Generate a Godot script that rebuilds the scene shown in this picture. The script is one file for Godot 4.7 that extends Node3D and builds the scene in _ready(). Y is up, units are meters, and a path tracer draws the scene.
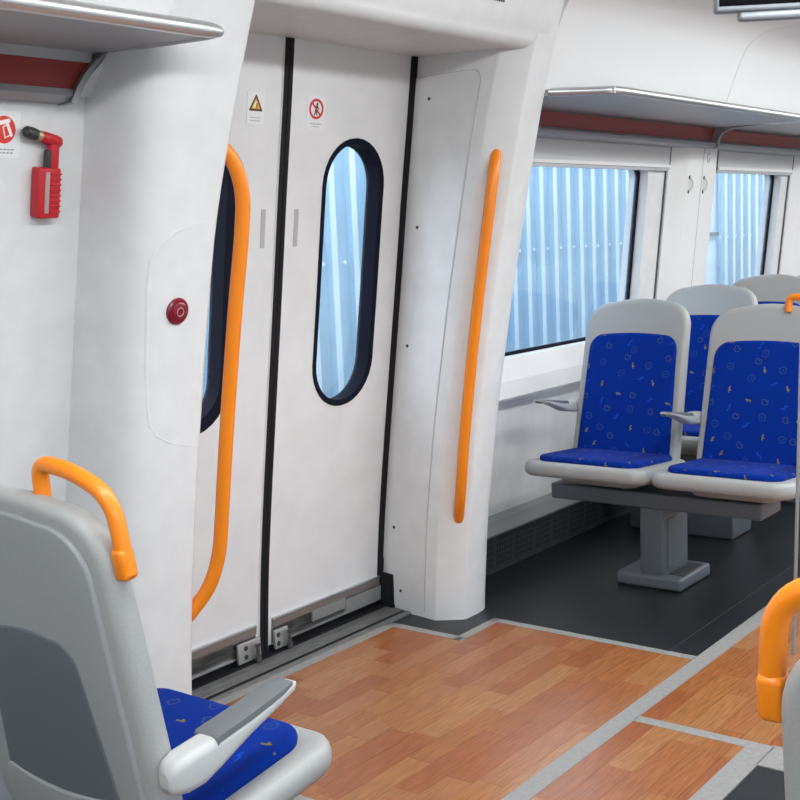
extends Node3D
# A railway carriage vestibule. x runs along the train, y is up, z runs across it (the door side is at negative z).

const FLAT := -1
var M := {}
var counts := {}
var rng := RandomNumberGenerator.new()

# ------------------------------------------------------------------ wall profiles (z as a function of height)
const DY := [-1.0, 0.0, 0.2, 0.34, 0.55, 0.885, 1.21, 1.52, 1.82, 2.0, 3.0]
const DZ := [-2.797, -2.797, -2.78, -2.765, -2.738, -2.69, -2.643, -2.60, -2.555, -2.53, -2.39]
const FY := [-1.0, 0.0, 0.35, 0.72, 1.154, 1.565, 1.86, 2.06, 2.14, 2.4]
const FZ := [-2.423, -2.423, -2.395, -2.343, -2.264, -2.178, -2.11, -2.047, -2.02, -1.93]

func lerp_table(ys: Array, zs: Array, y: float) -> float:
	for i in range(1, ys.size()):
		if y <= ys[i]:
			return lerpf(zs[i - 1], zs[i], (y - ys[i - 1]) / (ys[i] - ys[i - 1]))
	return zs[-1]

func door_z(y: float) -> float: return lerp_table(DY, DZ, y)
func pillar_z(y: float) -> float: return (lerp_table(FY, FZ, y - 0.06) + lerp_table(FY, FZ, y) + lerp_table(FY, FZ, y + 0.06)) / 3.0
func bay_z(y: float) -> float: return -2.70 + 0.112 * y
func panel_z(y: float) -> float: return -2.55 + (y - 0.83) * 0.2011
func far_z(y: float) -> float: return 0.85 - 0.112 * y

# ------------------------------------------------------------------ mesh building
class MB:
	var st := SurfaceTool.new()
	var g := 1
	func _init():
		st.begin(Mesh.PRIMITIVE_TRIANGLES)
	func v(p: Vector3, grp: int):
		st.set_smooth_group(grp)
		st.add_vertex(p)
	func tri(a: Vector3, b: Vector3, c: Vector3, grp: int):
		if (b - a).cross(c - a).length_squared() < 1e-16:
			return
		v(a, grp); v(c, grp); v(b, grp)
	func quad(a: Vector3, b: Vector3, c: Vector3, d: Vector3, grp: int):
		tri(a, b, c, grp); tri(a, c, d, grp)
	func done() -> ArrayMesh:
		st.index()
		st.generate_normals()
		return st.commit()
	# rings of equal length joined into a skin; neighbouring columns that meet at less than `crease` degrees are shaded smooth
	func loft(rings: Array, closed := true, cap0 := false, cap1 := false, crease := 40.0):
		var n: int = rings[0].size()
		var cols := n if closed else n - 1
		var mid: PackedVector3Array = rings[rings.size() / 2]
		var grp := []
		var cur := g + 1
		for j in cols:
			if j > 0:
				var e0: Vector3 = mid[j] - mid[j - 1]
				var e1: Vector3 = mid[(j + 1) % n] - mid[j]
				if e0.length() > 1e-6 and e1.length() > 1e-6 and rad_to_deg(e0.angle_to(e1)) > crease:
					cur += 1
			grp.append(cur)
		if closed and cols > 2:
			var a: Vector3 = mid[0] - mid[n - 1]
			var b: Vector3 = mid[1] - mid[0]
			if a.length() > 1e-6 and b.length() > 1e-6 and rad_to_deg(a.angle_to(b)) <= crease:
				var last: int = grp[-1]
				for j in cols:
					if grp[j] == last:
						grp[j] = grp[0]
		g = cur + 1
		for i in rings.size() - 1:
			for j in cols:
				var k := (j + 1) % n
				quad(rings[i][j], rings[i][k], rings[i + 1][k], rings[i + 1][j], grp[j])
		if cap0: cap(rings[0], true)
		if cap1: cap(rings[-1], false)
	func cap(ring: PackedVector3Array, flip: bool):
		var c := Vector3.ZERO
		for p in ring: c += p
		c /= ring.size()
		g += 1
		for j in ring.size():
			var k := (j + 1) % ring.size()
			if flip: tri(c, ring[k], ring[j], g)
			else: tri(c, ring[j], ring[k], g)
	# a closed profile of (z, y) points pushed from x0 to x1
	func prism(profile: PackedVector2Array, x0, x1, crease := 40.0):
		var a := PackedVector3Array()
		var b := PackedVector3Array()
		for p in profile:
			a.append(Vector3(x0.call(p.y) if x0 is Callable else x0, p.y, p.x)); b.append(Vector3(x1.call(p.y) if x1 is Callable else x1, p.y, p.x))
		loft([a, b], true, false, false, crease)
		var t := Geometry2D.triangulate_polygon(profile)
		g += 1
		for i in range(0, t.size(), 3):
			tri(a[t[i]], a[t[i + 1]], a[t[i + 2]], g)
			tri(b[t[i]], b[t[i + 2]], b[t[i + 1]], g + 1)
		g += 2
	# horizontal rows (y, xa, xb) on the surface z = zf(y), from offset w0 (back) to w1 (front)
	func sheet(rows: Array, zf: Callable, w0: float, w1: float):
		var gf := g + 1
		var gb := g + 2
		g += 4
		for i in rows.size() - 1:
			var r: Vector3 = rows[i]
			var s: Vector3 = rows[i + 1]
			var z0: float = zf.call(r.x)
			var z1: float = zf.call(s.x)
			var a := Vector3(r.y, r.x, z0 + w1)
			var b := Vector3(r.z, r.x, z0 + w1)
			var c := Vector3(s.z, s.x, z1 + w1)
			var d := Vector3(s.y, s.x, z1 + w1)
			var o := Vector3(0, 0, w0 - w1)
			quad(a, b, c, d, gf)
			quad(b + o, a + o, d + o, c + o, gb)
			quad(a + o, a, d, d + o, g)
			quad(b, b + o, c + o, c, g + 1)
			if i == 0: quad(a + o, b + o, b, a, g + 2)
			if i == rows.size() - 2: quad(d, c, c + o, d + o, g + 3)
		g += 4
	func tube(path: PackedVector3Array, radius, sides := 14, caps := true):
		var rings := []
		var n0 := Vector3.UP
		var t0 := (path[1] - path[0]).normalized()
		if absf(t0.dot(n0)) > 0.9: n0 = Vector3.RIGHT
		n0 = (n0 - t0 * n0.dot(t0)).normalized()
		for i in path.size():
			var t := (path[mini(i + 1, path.size() - 1)] - path[maxi(i - 1, 0)]).normalized()
			n0 = (n0 - t * n0.dot(t)).normalized()
			var b := t.cross(n0)
			var r: float = radius[i] if radius is Array else radius
			var ring := PackedVector3Array()
			for k in sides:
				var an := TAU * k / sides
				ring.append(path[i] + (n0 * cos(an) + b * sin(an)) * r)
			rings.append(ring)
		loft(rings, true, caps, caps, 80.0)
	func rbox(c: Vector3, size: Vector3, r: float, basis := Basis()):
		var h := size / 2.0
		r = minf(r, minf(h.x, minf(h.y, h.z)) * 0.999)
		var q := h - Vector3(r, r, r)
		var cs := []
		for ax in 3:
			var l := []
			for k in 3: l.append(-q[ax] - r * tan((1.0 - k / 2.0) * PI / 4))
			for k in 3: l.append(q[ax] + r * tan(k / 2.0 * PI / 4))
			cs.append(l)
		g += 1
		for ax in 3:
			var u := (ax + 1) % 3
			var w := (ax + 2) % 3
			for sg in [-1.0, 1.0]:
				var pts := []
				for i in 6:
					var row := []
					for j in 6:
						var p := Vector3.ZERO
						p[ax] = sg * h[ax]; p[u] = cs[u][i]; p[w] = cs[w][j]
						var inner := p.clamp(-q, q)
						row.append(c + basis * (inner + (p - inner).normalized() * r))
					pts.append(row)
				for i in 5:
					for j in 5:
						if sg > 0: quad(pts[i][j], pts[i + 1][j], pts[i + 1][j + 1], pts[i][j + 1], g)
						else: quad(pts[i][j], pts[i][j + 1], pts[i + 1][j + 1], pts[i + 1][j], g)
		g += 1
	# a cushion-like slab: convex outline, mapped by f(u, v, w); thickness t, rounded rim r, bulge of the front
	func pad(outline: PackedVector2Array, f: Callable, t: float, r: float, bulge := 0.0):
		var n := outline.size()
		var c := Vector2.ZERO
		for p in outline: c += p
		c /= n
		var nor := PackedVector2Array()
		for i in n:
			var d := (outline[(i + 1) % n] - outline[(i + n - 1) % n]).normalized()
			var m := Vector2(d.y, -d.x)
			if m.dot(outline[i] - c) < 0: m = -m
			nor.append(m)
		var steps := []
		for s in [0.0, 0.3, 0.6, 0.85]: steps.append([s, r, 0.0])
		for k in 5:
			var an := PI / 2 * k / 4.0
			steps.append([1.0, r * (1 - sin(an)), r * (1 - cos(an))])
		for k in 5:
			var an := PI / 2 * k / 4.0
			steps.append([1.0, r * (1 - cos(an)), t - r * (1 - sin(an))])
		for s in [0.85, 0.6, 0.3, 0.0]: steps.append([s, r, t])
		var rings := []
		for q in steps.size():
			var s: Array = steps[q]
			var ring := PackedVector3Array()
			for i in n:
				var p: Vector2 = c + (outline[i] - nor[i] * s[1] - c) * s[0]
				var w: float = s[2] + (bulge * (1.0 - s[0] * s[0]) if q >= steps.size() - 4 else 0.0)
				ring.append(f.call(p.x, p.y, w))
			rings.append(ring)
		loft(rings, true, false, false, 180.0)
	func lathe(c: Vector3, axis: Vector3, prof: Array, sides := 20):
		var u := axis.cross(Vector3.UP if absf(axis.y) < 0.9 else Vector3.RIGHT).normalized()
		var w := axis.cross(u)
		var rings := []
		for p in prof:
			var ring := PackedVector3Array()
			for k in sides:
				var an := TAU * k / sides
				ring.append(c + axis * p.y + (u * cos(an) + w * sin(an)) * p.x)
			rings.append(ring)
		for i in rings.size() - 1:
			g += 1
			for j in sides:
				var k := (j + 1) % sides
				quad(rings[i][j], rings[i][k], rings[i + 1][k], rings[i + 1][j], g)
		cap(rings[0], true); cap(rings[-1], false)

func numbered(base: String) -> String:
	var k: int = counts.get(base, 0)
	counts[base] = k + 1
	return base if k == 0 else "%s_%03d" % [base, k]

func part(called: String, mb, m: Material, parent: Node, label := "") -> MeshInstance3D:
	var o := MeshInstance3D.new()
	o.name = called
	o.mesh = mb.done() if mb is MB else mb
	o.material_override = m
	o.cast_shadow = GeometryInstance3D.SHADOW_CASTING_SETTING_ON
	parent.add_child(o, true)
	if label: o.set_meta("label", label)
	return o

func tag(o: Node, label: String, category := "", group := "", kind := ""):
	o.set_meta("label", label)
	if category: o.set_meta("category", category)
	if group: o.set_meta("group", group)
	if kind: o.set_meta("kind", kind)

func thing(called: String, label: String, category: String, at := Vector3.ZERO, group := "", kind := "") -> Node3D:
	var o := Node3D.new()
	o.name = numbered(called)
	o.position = at
	add_child(o)
	tag(o, label, category, group, kind)
	return o

func struct(called: String, label: String, category: String) -> Node3D:
	var o := Node3D.new()
	o.name = called
	add_child(o)
	tag(o, label, category, "", "structure")
	return o

func rr(cx: float, cy: float, w: float, h: float, r: float, n := 8) -> PackedVector2Array:
	var o := PackedVector2Array()
	for q in [[1, 1, 0.0], [-1, 1, PI / 2], [-1, -1, PI], [1, -1, PI * 1.5]]:
		var c := Vector2(cx + q[0] * (w / 2 - r), cy + q[1] * (h / 2 - r))
		for k in n + 1:
			var an: float = q[2] + PI / 2 * k / n
			o.append(c + Vector2(cos(an), sin(an)) * r)
	return o

func round_path(pts: Array, r: float, n := 6) -> PackedVector3Array:
	var o := PackedVector3Array([pts[0]])
	for i in range(1, pts.size() - 1):
		var a: Vector3 = pts[i - 1]
		var p: Vector3 = pts[i]
		var b: Vector3 = pts[i + 1]
		var ra: float = minf(r, minf((a - p).length(), (b - p).length()) * 0.49)
		var p0 := p + (a - p).normalized() * ra
		var p1 := p + (b - p).normalized() * ra
		for k in n + 1:
			var t := float(k) / n
			o.append(p0 * (1 - t) * (1 - t) + p * 2 * t * (1 - t) + p1 * t * t)
	o.append(pts[-1])
	return o

func inset(y: float, ya: float, yb: float, r: float) -> float:
	var d := maxf(0.0, maxf(ya + r - y, y - (yb - r)))
	return r - sqrt(maxf(0.0, r * r - d * d))

# rows of a rounded rectangle (hole or pane)
func round_rows(xa: float, xb: float, ya: float, yb: float, r: float) -> Array:
	var ys := []
	for k in 9: ys.append(ya + r * (1 - cos(PI / 2 * k / 8.0)))
	for k in range(1, 8): ys.append(lerpf(ya + r, yb - r, k / 8.0))
	for k in 9: ys.append(yb - r * (1 - sin(PI / 2 * k / 8.0)))
	var rows := []
	for y in ys: rows.append(Vector3(y, xa + inset(y, ya, yb, r), xb - inset(y, ya, yb, r)))
	return rows

func plain_rows(x0: float, x1: float, y0: float, y1: float, n := 8) -> Array:
	var rows := []
	for k in n + 1: rows.append(Vector3(lerpf(y0, y1, float(k) / n), x0, x1))
	return rows

func hole_panel(mb: MB, x0: float, x1: float, y0: float, y1: float, h: Array, zf: Callable, w0: float, w1: float):
	# h = [xa, xb, ya, yb, r]
	mb.sheet(plain_rows(x0, x1, y0, h[2]), zf, w0, w1)
	mb.sheet(plain_rows(x0, x1, h[3], y1), zf, w0, w1)
	var l := []
	var r := []
	for q in round_rows(h[0], h[1], h[2], h[3], h[4]):
		l.append(Vector3(q.x, x0, q.y)); r.append(Vector3(q.x, q.z, x1))
	mb.sheet(l, zf, w0, w1)
	mb.sheet(r, zf, w0, w1)

# a ring of material between an outline and the outline moved inwards
func ring_frame(mb: MB, o: Array, width: float, zf: Callable, w0: float, w1: float, taper := 0.0):
	var outer := rr((o[0] + o[1]) / 2, (o[2] + o[3]) / 2, o[1] - o[0], o[3] - o[2], o[4])
	var inner := rr((o[0] + o[1]) / 2, (o[2] + o[3]) / 2, o[1] - o[0] - 2 * width, o[3] - o[2] - 2 * width, maxf(o[4] - width, 0.002))
	var rings := []
	var n := outer.size()
	var dense_o := PackedVector2Array()
	var dense_i := PackedVector2Array()
	for i in n:
		var j := (i + 1) % n
		var parts := 8 if outer[i].distance_to(outer[j]) > 0.1 else 1
		for k in parts:
			dense_o.append(outer[i].lerp(outer[j], float(k) / parts)); dense_i.append(inner[i].lerp(inner[j], float(k) / parts))
	for i in dense_o.size() + 1:
		var a := dense_o[i % dense_o.size()]
		var b := dense_i[i % dense_o.size()]
		var za: float = zf.call(a.y)
		var zb: float = zf.call(b.y)
		rings.append(PackedVector3Array([Vector3(a.x, a.y, za + w0), Vector3(a.x, a.y, za + w1), Vector3(b.x, b.y, zb + w1 - taper), Vector3(b.x, b.y, zb + w0)]))
	mb.loft(rings)

# ------------------------------------------------------------------ materials
func lin(r: float, g: float, b: float, a := 1.0) -> Color:
	var c := Color(r, g, b).linear_to_srgb()
	c.a = a
	return c

func mat(called: String, c: Color, rough: float, metal := 0.0) -> StandardMaterial3D:
	var m := StandardMaterial3D.new()
	m.resource_name = called
	m.albedo_color = c
	m.roughness = rough
	m.metallic = metal
	m.cull_mode = BaseMaterial3D.CULL_DISABLED
	M[called] = m
	return m

func noise_tex(freq: float, lo: float, hi: float, size := 256, oct := 4, type := FastNoiseLite.TYPE_SIMPLEX_SMOOTH, sd := 1) -> NoiseTexture2D:
	var n := FastNoiseLite.new()
	n.seed = sd
	n.noise_type = type
	n.frequency = freq
	n.fractal_octaves = oct
	var t := NoiseTexture2D.new()
	t.width = size; t.height = size
	t.seamless = true
	t.noise = n
	var r := Gradient.new()
	r.set_color(0, Color(lo, lo, lo)); r.set_color(1, Color(hi, hi, hi))
	t.color_ramp = r
	return t

func grainy(m: StandardMaterial3D, tex: Texture2D, scale: Vector3, world := false):
	m.albedo_texture = tex
	m.uv1_triplanar = true
	m.uv1_world_triplanar = world
	m.uv1_scale = scale

func picture(w: int, h: int, f: Callable) -> ImageTexture:
	var im := Image.create(w, h, false, Image.FORMAT_RGB8)
	for y in h:
		for x in w:
			im.set_pixel(x, y, f.call((x + 0.5) / w, (y + 0.5) / h))
	return ImageTexture.create_from_image(im)

func near_seg(p: Vector2, a: Vector2, b: Vector2) -> float:
	return p.distance_to(Geometry2D.get_closest_point_to_segment(p, a, b))

func fabric_texture() -> ImageTexture:
	var n := 512
	var im := Image.create(n, n, false, Image.FORMAT_RGB8)
	var r := RandomNumberGenerator.new()
	r.seed = 7
	for y in n:
		for x in n:
			var k := r.randf_range(0.85, 1.15)
			im.set_pixel(x, y, Color(0.0012 * k, 0.024 * k, 0.235 * k).linear_to_srgb())
	var put := func(a: Vector2, b: Vector2, wd: float, c: Color):
		var l := int(a.distance_to(b)) + 1
		for i in l + 1:
			var p := a.lerp(b, float(i) / l)
			for dx in range(-int(wd), int(wd) + 1):
				for dy in range(-int(wd), int(wd) + 1):
					im.set_pixel(posmod(int(p.x) + dx, n), posmod(int(p.y) + dy, n), c.lerp(Color(0.03, 0.15, 0.6), r.randf_range(0, 0.35)))
	for gy in 7:
		for gx in 7:
			var c := Vector2((gx + 0.5) * n / 7.0 + r.randf_range(-26, 26), (gy + 0.5) * n / 7.0 + r.randf_range(-26, 26))
			var an := r.randf_range(-1.4, 1.4)
			var kind := (gx * 3 + gy * 5) % 4
			var sh := []
			match kind:
				0: sh = [[-15, -8, 0, -14], [0, -14, 15, -8], [15, -8, 11, 9], [11, 9, -4, 13], [-4, 13, -14, 5], [-14, 5, -15, -8], [-4, 3, 4, -3]]
				1: sh = [[-8, 5, 0, -2], [0, -2, 9, -5], [-3, 1, 1, 6]]
				2: sh = [[-13, -3, -3, 3], [-3, 3, 6, -3], [6, -3, 14, 2]]
				3: sh = [[-12, 8, -12, -8], [-12, -8, -2, -12], [-2, -12, 2, -4], [2, -4, 11, -9], [11, -9, 12, 6], [12, 6, 0, 12], [0, 12, -12, 8]]
			var col: Color = [Color(0.20, 0.29, 0.50), Color(0.56, 0.50, 0.20), Color(0.08, 0.28, 0.72), Color(0.28, 0.34, 0.42)][kind]
			for s in sh:
				put.call(c + Vector2(s[0], s[1]).rotated(an), c + Vector2(s[2], s[3]).rotated(an), 2.0 if kind in [1, 2] else 1.0, col)
	return ImageTexture.create_from_image(im)

func make_materials():
	var m := mat("white_panel", lin(0.74, 0.745, 0.74), 0.42)
	grainy(m, noise_tex(0.02, 0.955, 1.0), Vector3(1.7, 1.7, 1.7), true)
	m = mat("door_paint", lin(0.76, 0.76, 0.755), 0.38)
	grainy(m, noise_tex(0.015, 0.96, 1.0, 256, 4, FastNoiseLite.TYPE_SIMPLEX_SMOOTH, 5), Vector3(1.3, 1.3, 1.3), true)
	mat("ceiling_panel", lin(0.80, 0.805, 0.80), 0.5)
	mat("sill_white", lin(0.76, 0.76, 0.75), 0.45)
	m = mat("seat_plastic", lin(0.38, 0.385, 0.375), 0.45)
	grainy(m, noise_tex(0.25, 0.93, 1.0, 256, 2), Vector3(3, 3, 3))
	m = mat("rear_plastic", lin(0.33, 0.345, 0.345), 0.5)
	grainy(m, noise_tex(0.3, 0.88, 1.0, 256, 2), Vector3(4, 4, 4))
	m = mat("knee_shade", lin(0.13, 0.15, 0.165), 0.6)  # darker than the rear cover: shade of the knee recess put into the colour
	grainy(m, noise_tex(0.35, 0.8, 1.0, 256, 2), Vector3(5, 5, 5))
	mat("armrest_plastic", lin(0.47, 0.475, 0.465), 0.45)
	mat("armrest_pad", lin(0.14, 0.152, 0.157), 0.6)
	m = mat("fabric", Color.WHITE, 0.9)
	grainy(m, fabric_texture(), Vector3(2.1, 2.1, 2.1))
	m.metallic_specular = 0.2
	m.rim_enabled = true
	m.rim = 0.05
	m.rim_tint = 0.0
	m.uv1_triplanar_sharpness = 10.0
	m = mat("orange", lin(0.86, 0.235, 0.008), 0.33)
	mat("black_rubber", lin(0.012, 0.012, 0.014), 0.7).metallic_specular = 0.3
	mat("navy_rubber", lin(0.006, 0.007, 0.016), 0.75).metallic_specular = 0.25
	m = mat("aluminium", lin(0.62, 0.63, 0.64), 0.32, 0.85)
	m = mat("rail_metal", lin(0.42, 0.41, 0.40), 0.3, 0.9)
	grainy(m, noise_tex(0.012, 0.45, 1.0, 256, 4, FastNoiseLite.TYPE_SIMPLEX_SMOOTH, 9), Vector3(1.2, 9, 9), true)
	m = mat("sill_metal", lin(0.20, 0.20, 0.195), 0.5, 0.15)
	grainy(m, noise_tex(0.02, 0.78, 1.0, 256, 5, FastNoiseLite.TYPE_SIMPLEX_SMOOTH, 3), Vector3(2, 4, 4), true)
	mat("bracket_metal", lin(0.45, 0.45, 0.44), 0.35, 0.6)
	mat("dark_metal", lin(0.05, 0.05, 0.05), 0.5, 0.4)
	mat("brown_strip", lin(0.24, 0.20, 0.185), 0.4, 0.3)
	mat("rack_grey", lin(0.40, 0.41, 0.42), 0.42, 0.25)
	mat("rail_grey", lin(0.36, 0.365, 0.37), 0.4, 0.4)
	m = mat("fascia_red", lin(0.34, 0.030, 0.028), 0.5)
	grainy(m, noise_tex(0.3, 0.8, 1.0, 256, 2), Vector3(3, 3, 3))
	mat("frame_steel", lin(0.115, 0.13, 0.148), 0.42, 0.1)
	m = mat("linoleum", lin(0.020, 0.023, 0.027), 0.42)
	grainy(m, noise_tex(0.4, 0.6, 1.0, 512, 3), Vector3(3, 3, 3), true)
	m = mat("strip_vinyl", lin(0.33, 0.322, 0.308), 0.45)
	grainy(m, noise_tex(0.05, 0.88, 1.0, 256, 5, FastNoiseLite.TYPE_SIMPLEX_SMOOTH, 12), Vector3(4, 4, 4), true)
	var grain := noise_tex(0.02, 0.76, 1.0, 512, 5, FastNoiseLite.TYPE_SIMPLEX_SMOOTH, 21)
	var tones := [[0.45, 0.178, 0.055], [0.42, 0.150, 0.045], [0.47, 0.200, 0.070], [0.40, 0.132, 0.038], [0.44, 0.168, 0.060], [0.385, 0.118, 0.036]]
	for i in tones.size():
		m = mat("wood_%d" % i, lin(tones[i][0], tones[i][1], tones[i][2]), 0.27)
		grainy(m, grain, Vector3(0.7, 1, 9 + i), true)
		m.uv1_offset = Vector3(0.37 * i, 0, 0.21 * i)
	mat("heater_dark", lin(0.035, 0.037, 0.04), 0.5)
	mat("heater_slot", lin(0.008, 0.008, 0.009), 0.7)
	mat("trim_grey", lin(0.27, 0.275, 0.27), 0.45)
	mat("red_plastic", lin(0.50, 0.012, 0.022), 0.35)
	mat("button_red", lin(0.20, 0.008, 0.022), 0.25)
	mat("clear_strip", lin(0.42, 0.30, 0.30), 0.3)
	mat("brass", lin(0.5, 0.42, 0.22), 0.35, 0.8)
	mat("blind_grey", lin(0.62, 0.63, 0.625), 0.5)
	mat("groove", lin(0.10, 0.10, 0.10), 0.7)
	mat("screen", lin(0.003, 0.003, 0.004), 0.25).metallic_specular = 0.15
	mat("monitor_frame", lin(0.24, 0.26, 0.29), 0.4, 0.2)
	mat("tape_grey", lin(0.42, 0.42, 0.42), 0.5)
	m = mat("glass", Color(0.80, 0.90, 0.97, 0.10), 0.02)
	m.transparency = BaseMaterial3D.TRANSPARENCY_ALPHA
	m = mat("fence_blue", lin(0.34, 0.54, 0.68), 0.45)
	grainy(m, noise_tex(0.01, 0.9, 1.0), Vector3(0.8, 0.8, 0.8), true)
	mat("fence_pale", lin(0.60, 0.73, 0.83), 0.5)
	mat("screw_white", lin(0.8, 0.85, 0.9), 0.4)
	m = mat("gravel", lin(0.30, 0.30, 0.29), 0.9)
	grainy(m, noise_tex(0.2, 0.5, 1.0, 512), Vector3(2, 2, 2), true)
	m = mat("lamp_glow", Color.WHITE, 0.5)
	m.emission_enabled = true
	m.emission = Color(0.985, 0.995, 1.0)
	m.emission_energy_multiplier = 2.0

# ------------------------------------------------------------------ camera, sky, light
func set_view():
	var cam := Camera3D.new()
	cam.name = "camera"
	cam.fov = 36.827
	cam.near = 0.05
	cam.far = 200.0
	cam.transform = Transform3D(Basis(Vector3(0.60618434, -0.04148572, 0.79424145), Vector3(0.13376511, 0.98973084, -0.05039603), Vector3(-0.78399454, 0.13679108, 0.60550868)).orthonormalized(), Vector3(0, 1.4, 0))
	add_child(cam)
	cam.current = true
	var e := Environment.new()
	e.tonemap_mode = Environment.TONE_MAPPER_LINEAR
	e.tonemap_exposure = 0.95
	e.background_mode = Environment.BG_SKY
	var sk := ProceduralSkyMaterial.new()
	sk.sky_top_color = Color(0.83, 0.89, 0.96)
	sk.sky_horizon_color = Color(0.92, 0.95, 0.98)
	sk.ground_bottom_color = Color(0.4, 0.4, 0.4)
	sk.ground_horizon_color = Color(0.6, 0.62, 0.64)
	sk.sky_energy_multiplier = 2.4
	e.sky = Sky.new()
	e.sky.sky_material = sk
	e.sdfgi_enabled = true
	e.ssao_enabled = true
	e.ssil_enabled = true
	var we := WorldEnvironment.new()
	we.environment = e
	we.name = "world"
	add_child(we)

const LAMP_ENERGY := 3.4

func ceiling_lights():
	var where := ["behind the camera end of the aisle", "over the aisle between the two near seats", "over the aisle just before the sliding doors", "over the aisle right across from the hanging monitor", "over the aisle beside the second-row seat", "over the aisle beside the fourth-row seat"]
	for k in 6:
		var t := thing("ceiling_light", "long white ceiling light " + where[k], "ceiling light", Vector3(-0.55 + k * 1.9, 2.195, -0.78), "ceiling lights in one row")
		var mb := MB.new()
		mb.rbox(Vector3(0, 0.004, 0), Vector3(1.8, 0.02, 0.30), 0.006)
		part("frame", mb, M.aluminium, t)
		mb = MB.new()
		mb.prism(PackedVector2Array([Vector2(-0.12, -0.004), Vector2(-0.075, -0.062), Vector2(-0.065, -0.068), Vector2(0.065, -0.068), Vector2(0.075, -0.062), Vector2(0.12, -0.004)]), -0.87, 0.87)
		part("diffuser", mb, M.lamp_glow, t)
		# one light in front of each lit face of the diffuser
		for q in [[Vector3(0, -1, 0), Vector3(0, -0.074, 0), 0.13, 0.36], [Vector3(0, -0.61, -0.79), Vector3(0, -0.038, -0.108), 0.07, 0.32], [Vector3(0, -0.61, 0.79), Vector3(0, -0.038, 0.108), 0.07, 0.32]]:
			var l := AreaLight3D.new()
			l.name = "lamp"
			l.area_size = Vector2(q[2], 1.74)
			l.basis = Basis.looking_at(q[0], Vector3.RIGHT)
			l.position = q[1]
			l.light_color = Color(0.985, 0.995, 1.0)
			l.light_energy = LAMP_ENERGY * q[3]
			l.area_range = 12.0
			l.shadow_enabled = true
			t.add_child(l, true)

# ------------------------------------------------------------------ structure
const X0 := -1.6
const X1 := 10.5

func build_floor():
	var f := struct("floor", "carriage floor of dark linoleum with orange wood-look planks and grey joint strips", "floor")
	var mb := MB.new()
	mb.rbox(Vector3((X0 + X1) / 2, -0.03, -0.925), Vector3(X1 - X0, 0.06, 3.9), 0.001)
	part("linoleum", mb, M.linoleum, f, "dark grey linoleum")
	# wood-look planks: rectangles [x0, x1, z0, z1]
	var areas := [[2.10, 3.265, -2.60, -1.55], [3.265, 3.495, -2.30, -1.55], [0.4, 2.96, -1.498, -1.165], [2.995, 6.6, -1.498, -0.38]]
	var w := 0.078
	var iz := 0
	var zz := -2.60
	rng.seed = 11
	var last := 0
	while zz < -0.38:
		var x := 0.4 - rng.randf_range(0.0, 0.42)
		while x < 6.6:
			var x2 := x + rng.randf_range(0.34, 0.46)
			var t := rng.randi() % 6
			if t == last: t = (t + 1) % 6
			last = t
			for a in areas:
				var ax := maxf(x, a[0])
				var bx := minf(x2, a[1])
				var az := maxf(zz, a[2])
				var bz := minf(zz + w, a[3])
				if bx - ax > 0.004 and bz - az > 0.004:
					var b := BoxMesh.new()
					b.size = Vector3(bx - ax - 0.0008, 0.012, bz - az - 0.0008)
					var o := part("plank", b, M["wood_%d" % t], f)
					o.position = Vector3((ax + bx) / 2, -0.0035, (az + bz) / 2)
			x = x2
		zz += w
		iz += 1
	# light grey welded strips
	for s in [[0.2, 6.6, -1.553, -1.495], [2.08, 3.30, -2.636, -2.594], [3.265, 3.30, -2.632, -2.31], [3.265, 3.53, -2.335, -2.30], [3.495, 3.53, -2.335, -1.555], [2.065, 2.10, -2.632, -1.555], [2.957, 2.998, -1.50, -1.10], [0.4, 2.957, -1.168, -1.10], [2.87, 3.005, -1.105, -0.40], [3.005, 3.03, -0.38, -0.40]]:
		var b := BoxMesh.new()
		b.size = Vector3(absf(s[1] - s[0]), 0.01, absf(s[3] - s[2]))
		var o := part("joint_strip", b, M.strip_vinyl, f, "light grey vinyl strip")
		o.position = Vector3((s[0] + s[1]) / 2, -0.0015, (s[2] + s[3]) / 2)
	# thin weld line in the linoleum under the seats
	var bl := BoxMesh.new()
	bl.size = Vector3(3.0, 0.002, 0.0022)
	part("weld_line", bl, M.heater_dark, f).position = Vector3(5.03, 0.0005, -1.655)

func build_sill():
	var t := struct("trim_1", "scuffed grey metal threshold plate with grooves under the sliding doors", "threshold")
	var mb := MB.new()
	mb.rbox(Vector3(2.79, 0.002, -2.695), Vector3(1.32, 0.012, 0.125), 0.003)
	part("plate", mb, M.sill_metal, t)
	for z in [-2.715, -2.68]:
		mb = MB.new()
		mb.rbox(Vector3(2.79, 0.0075, z), Vector3(1.30, 0.003, 0.006), 0.001)
		part("rib", mb, M.sill_metal, t)
	mb = MB.new()
	mb.rbox(Vector3(2.79, 0.0095, -2.662), Vector3(1.24, 0.003, 0.012), 0.001)
	part("anti_slip_strip", mb, M.black_rubber, t)
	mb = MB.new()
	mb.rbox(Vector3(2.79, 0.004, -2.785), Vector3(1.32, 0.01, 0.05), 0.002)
	part("sill_gap_dark", mb, M.black_rubber, t)  # darkness of the gap between doors and sill, painted as a black strip

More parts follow.
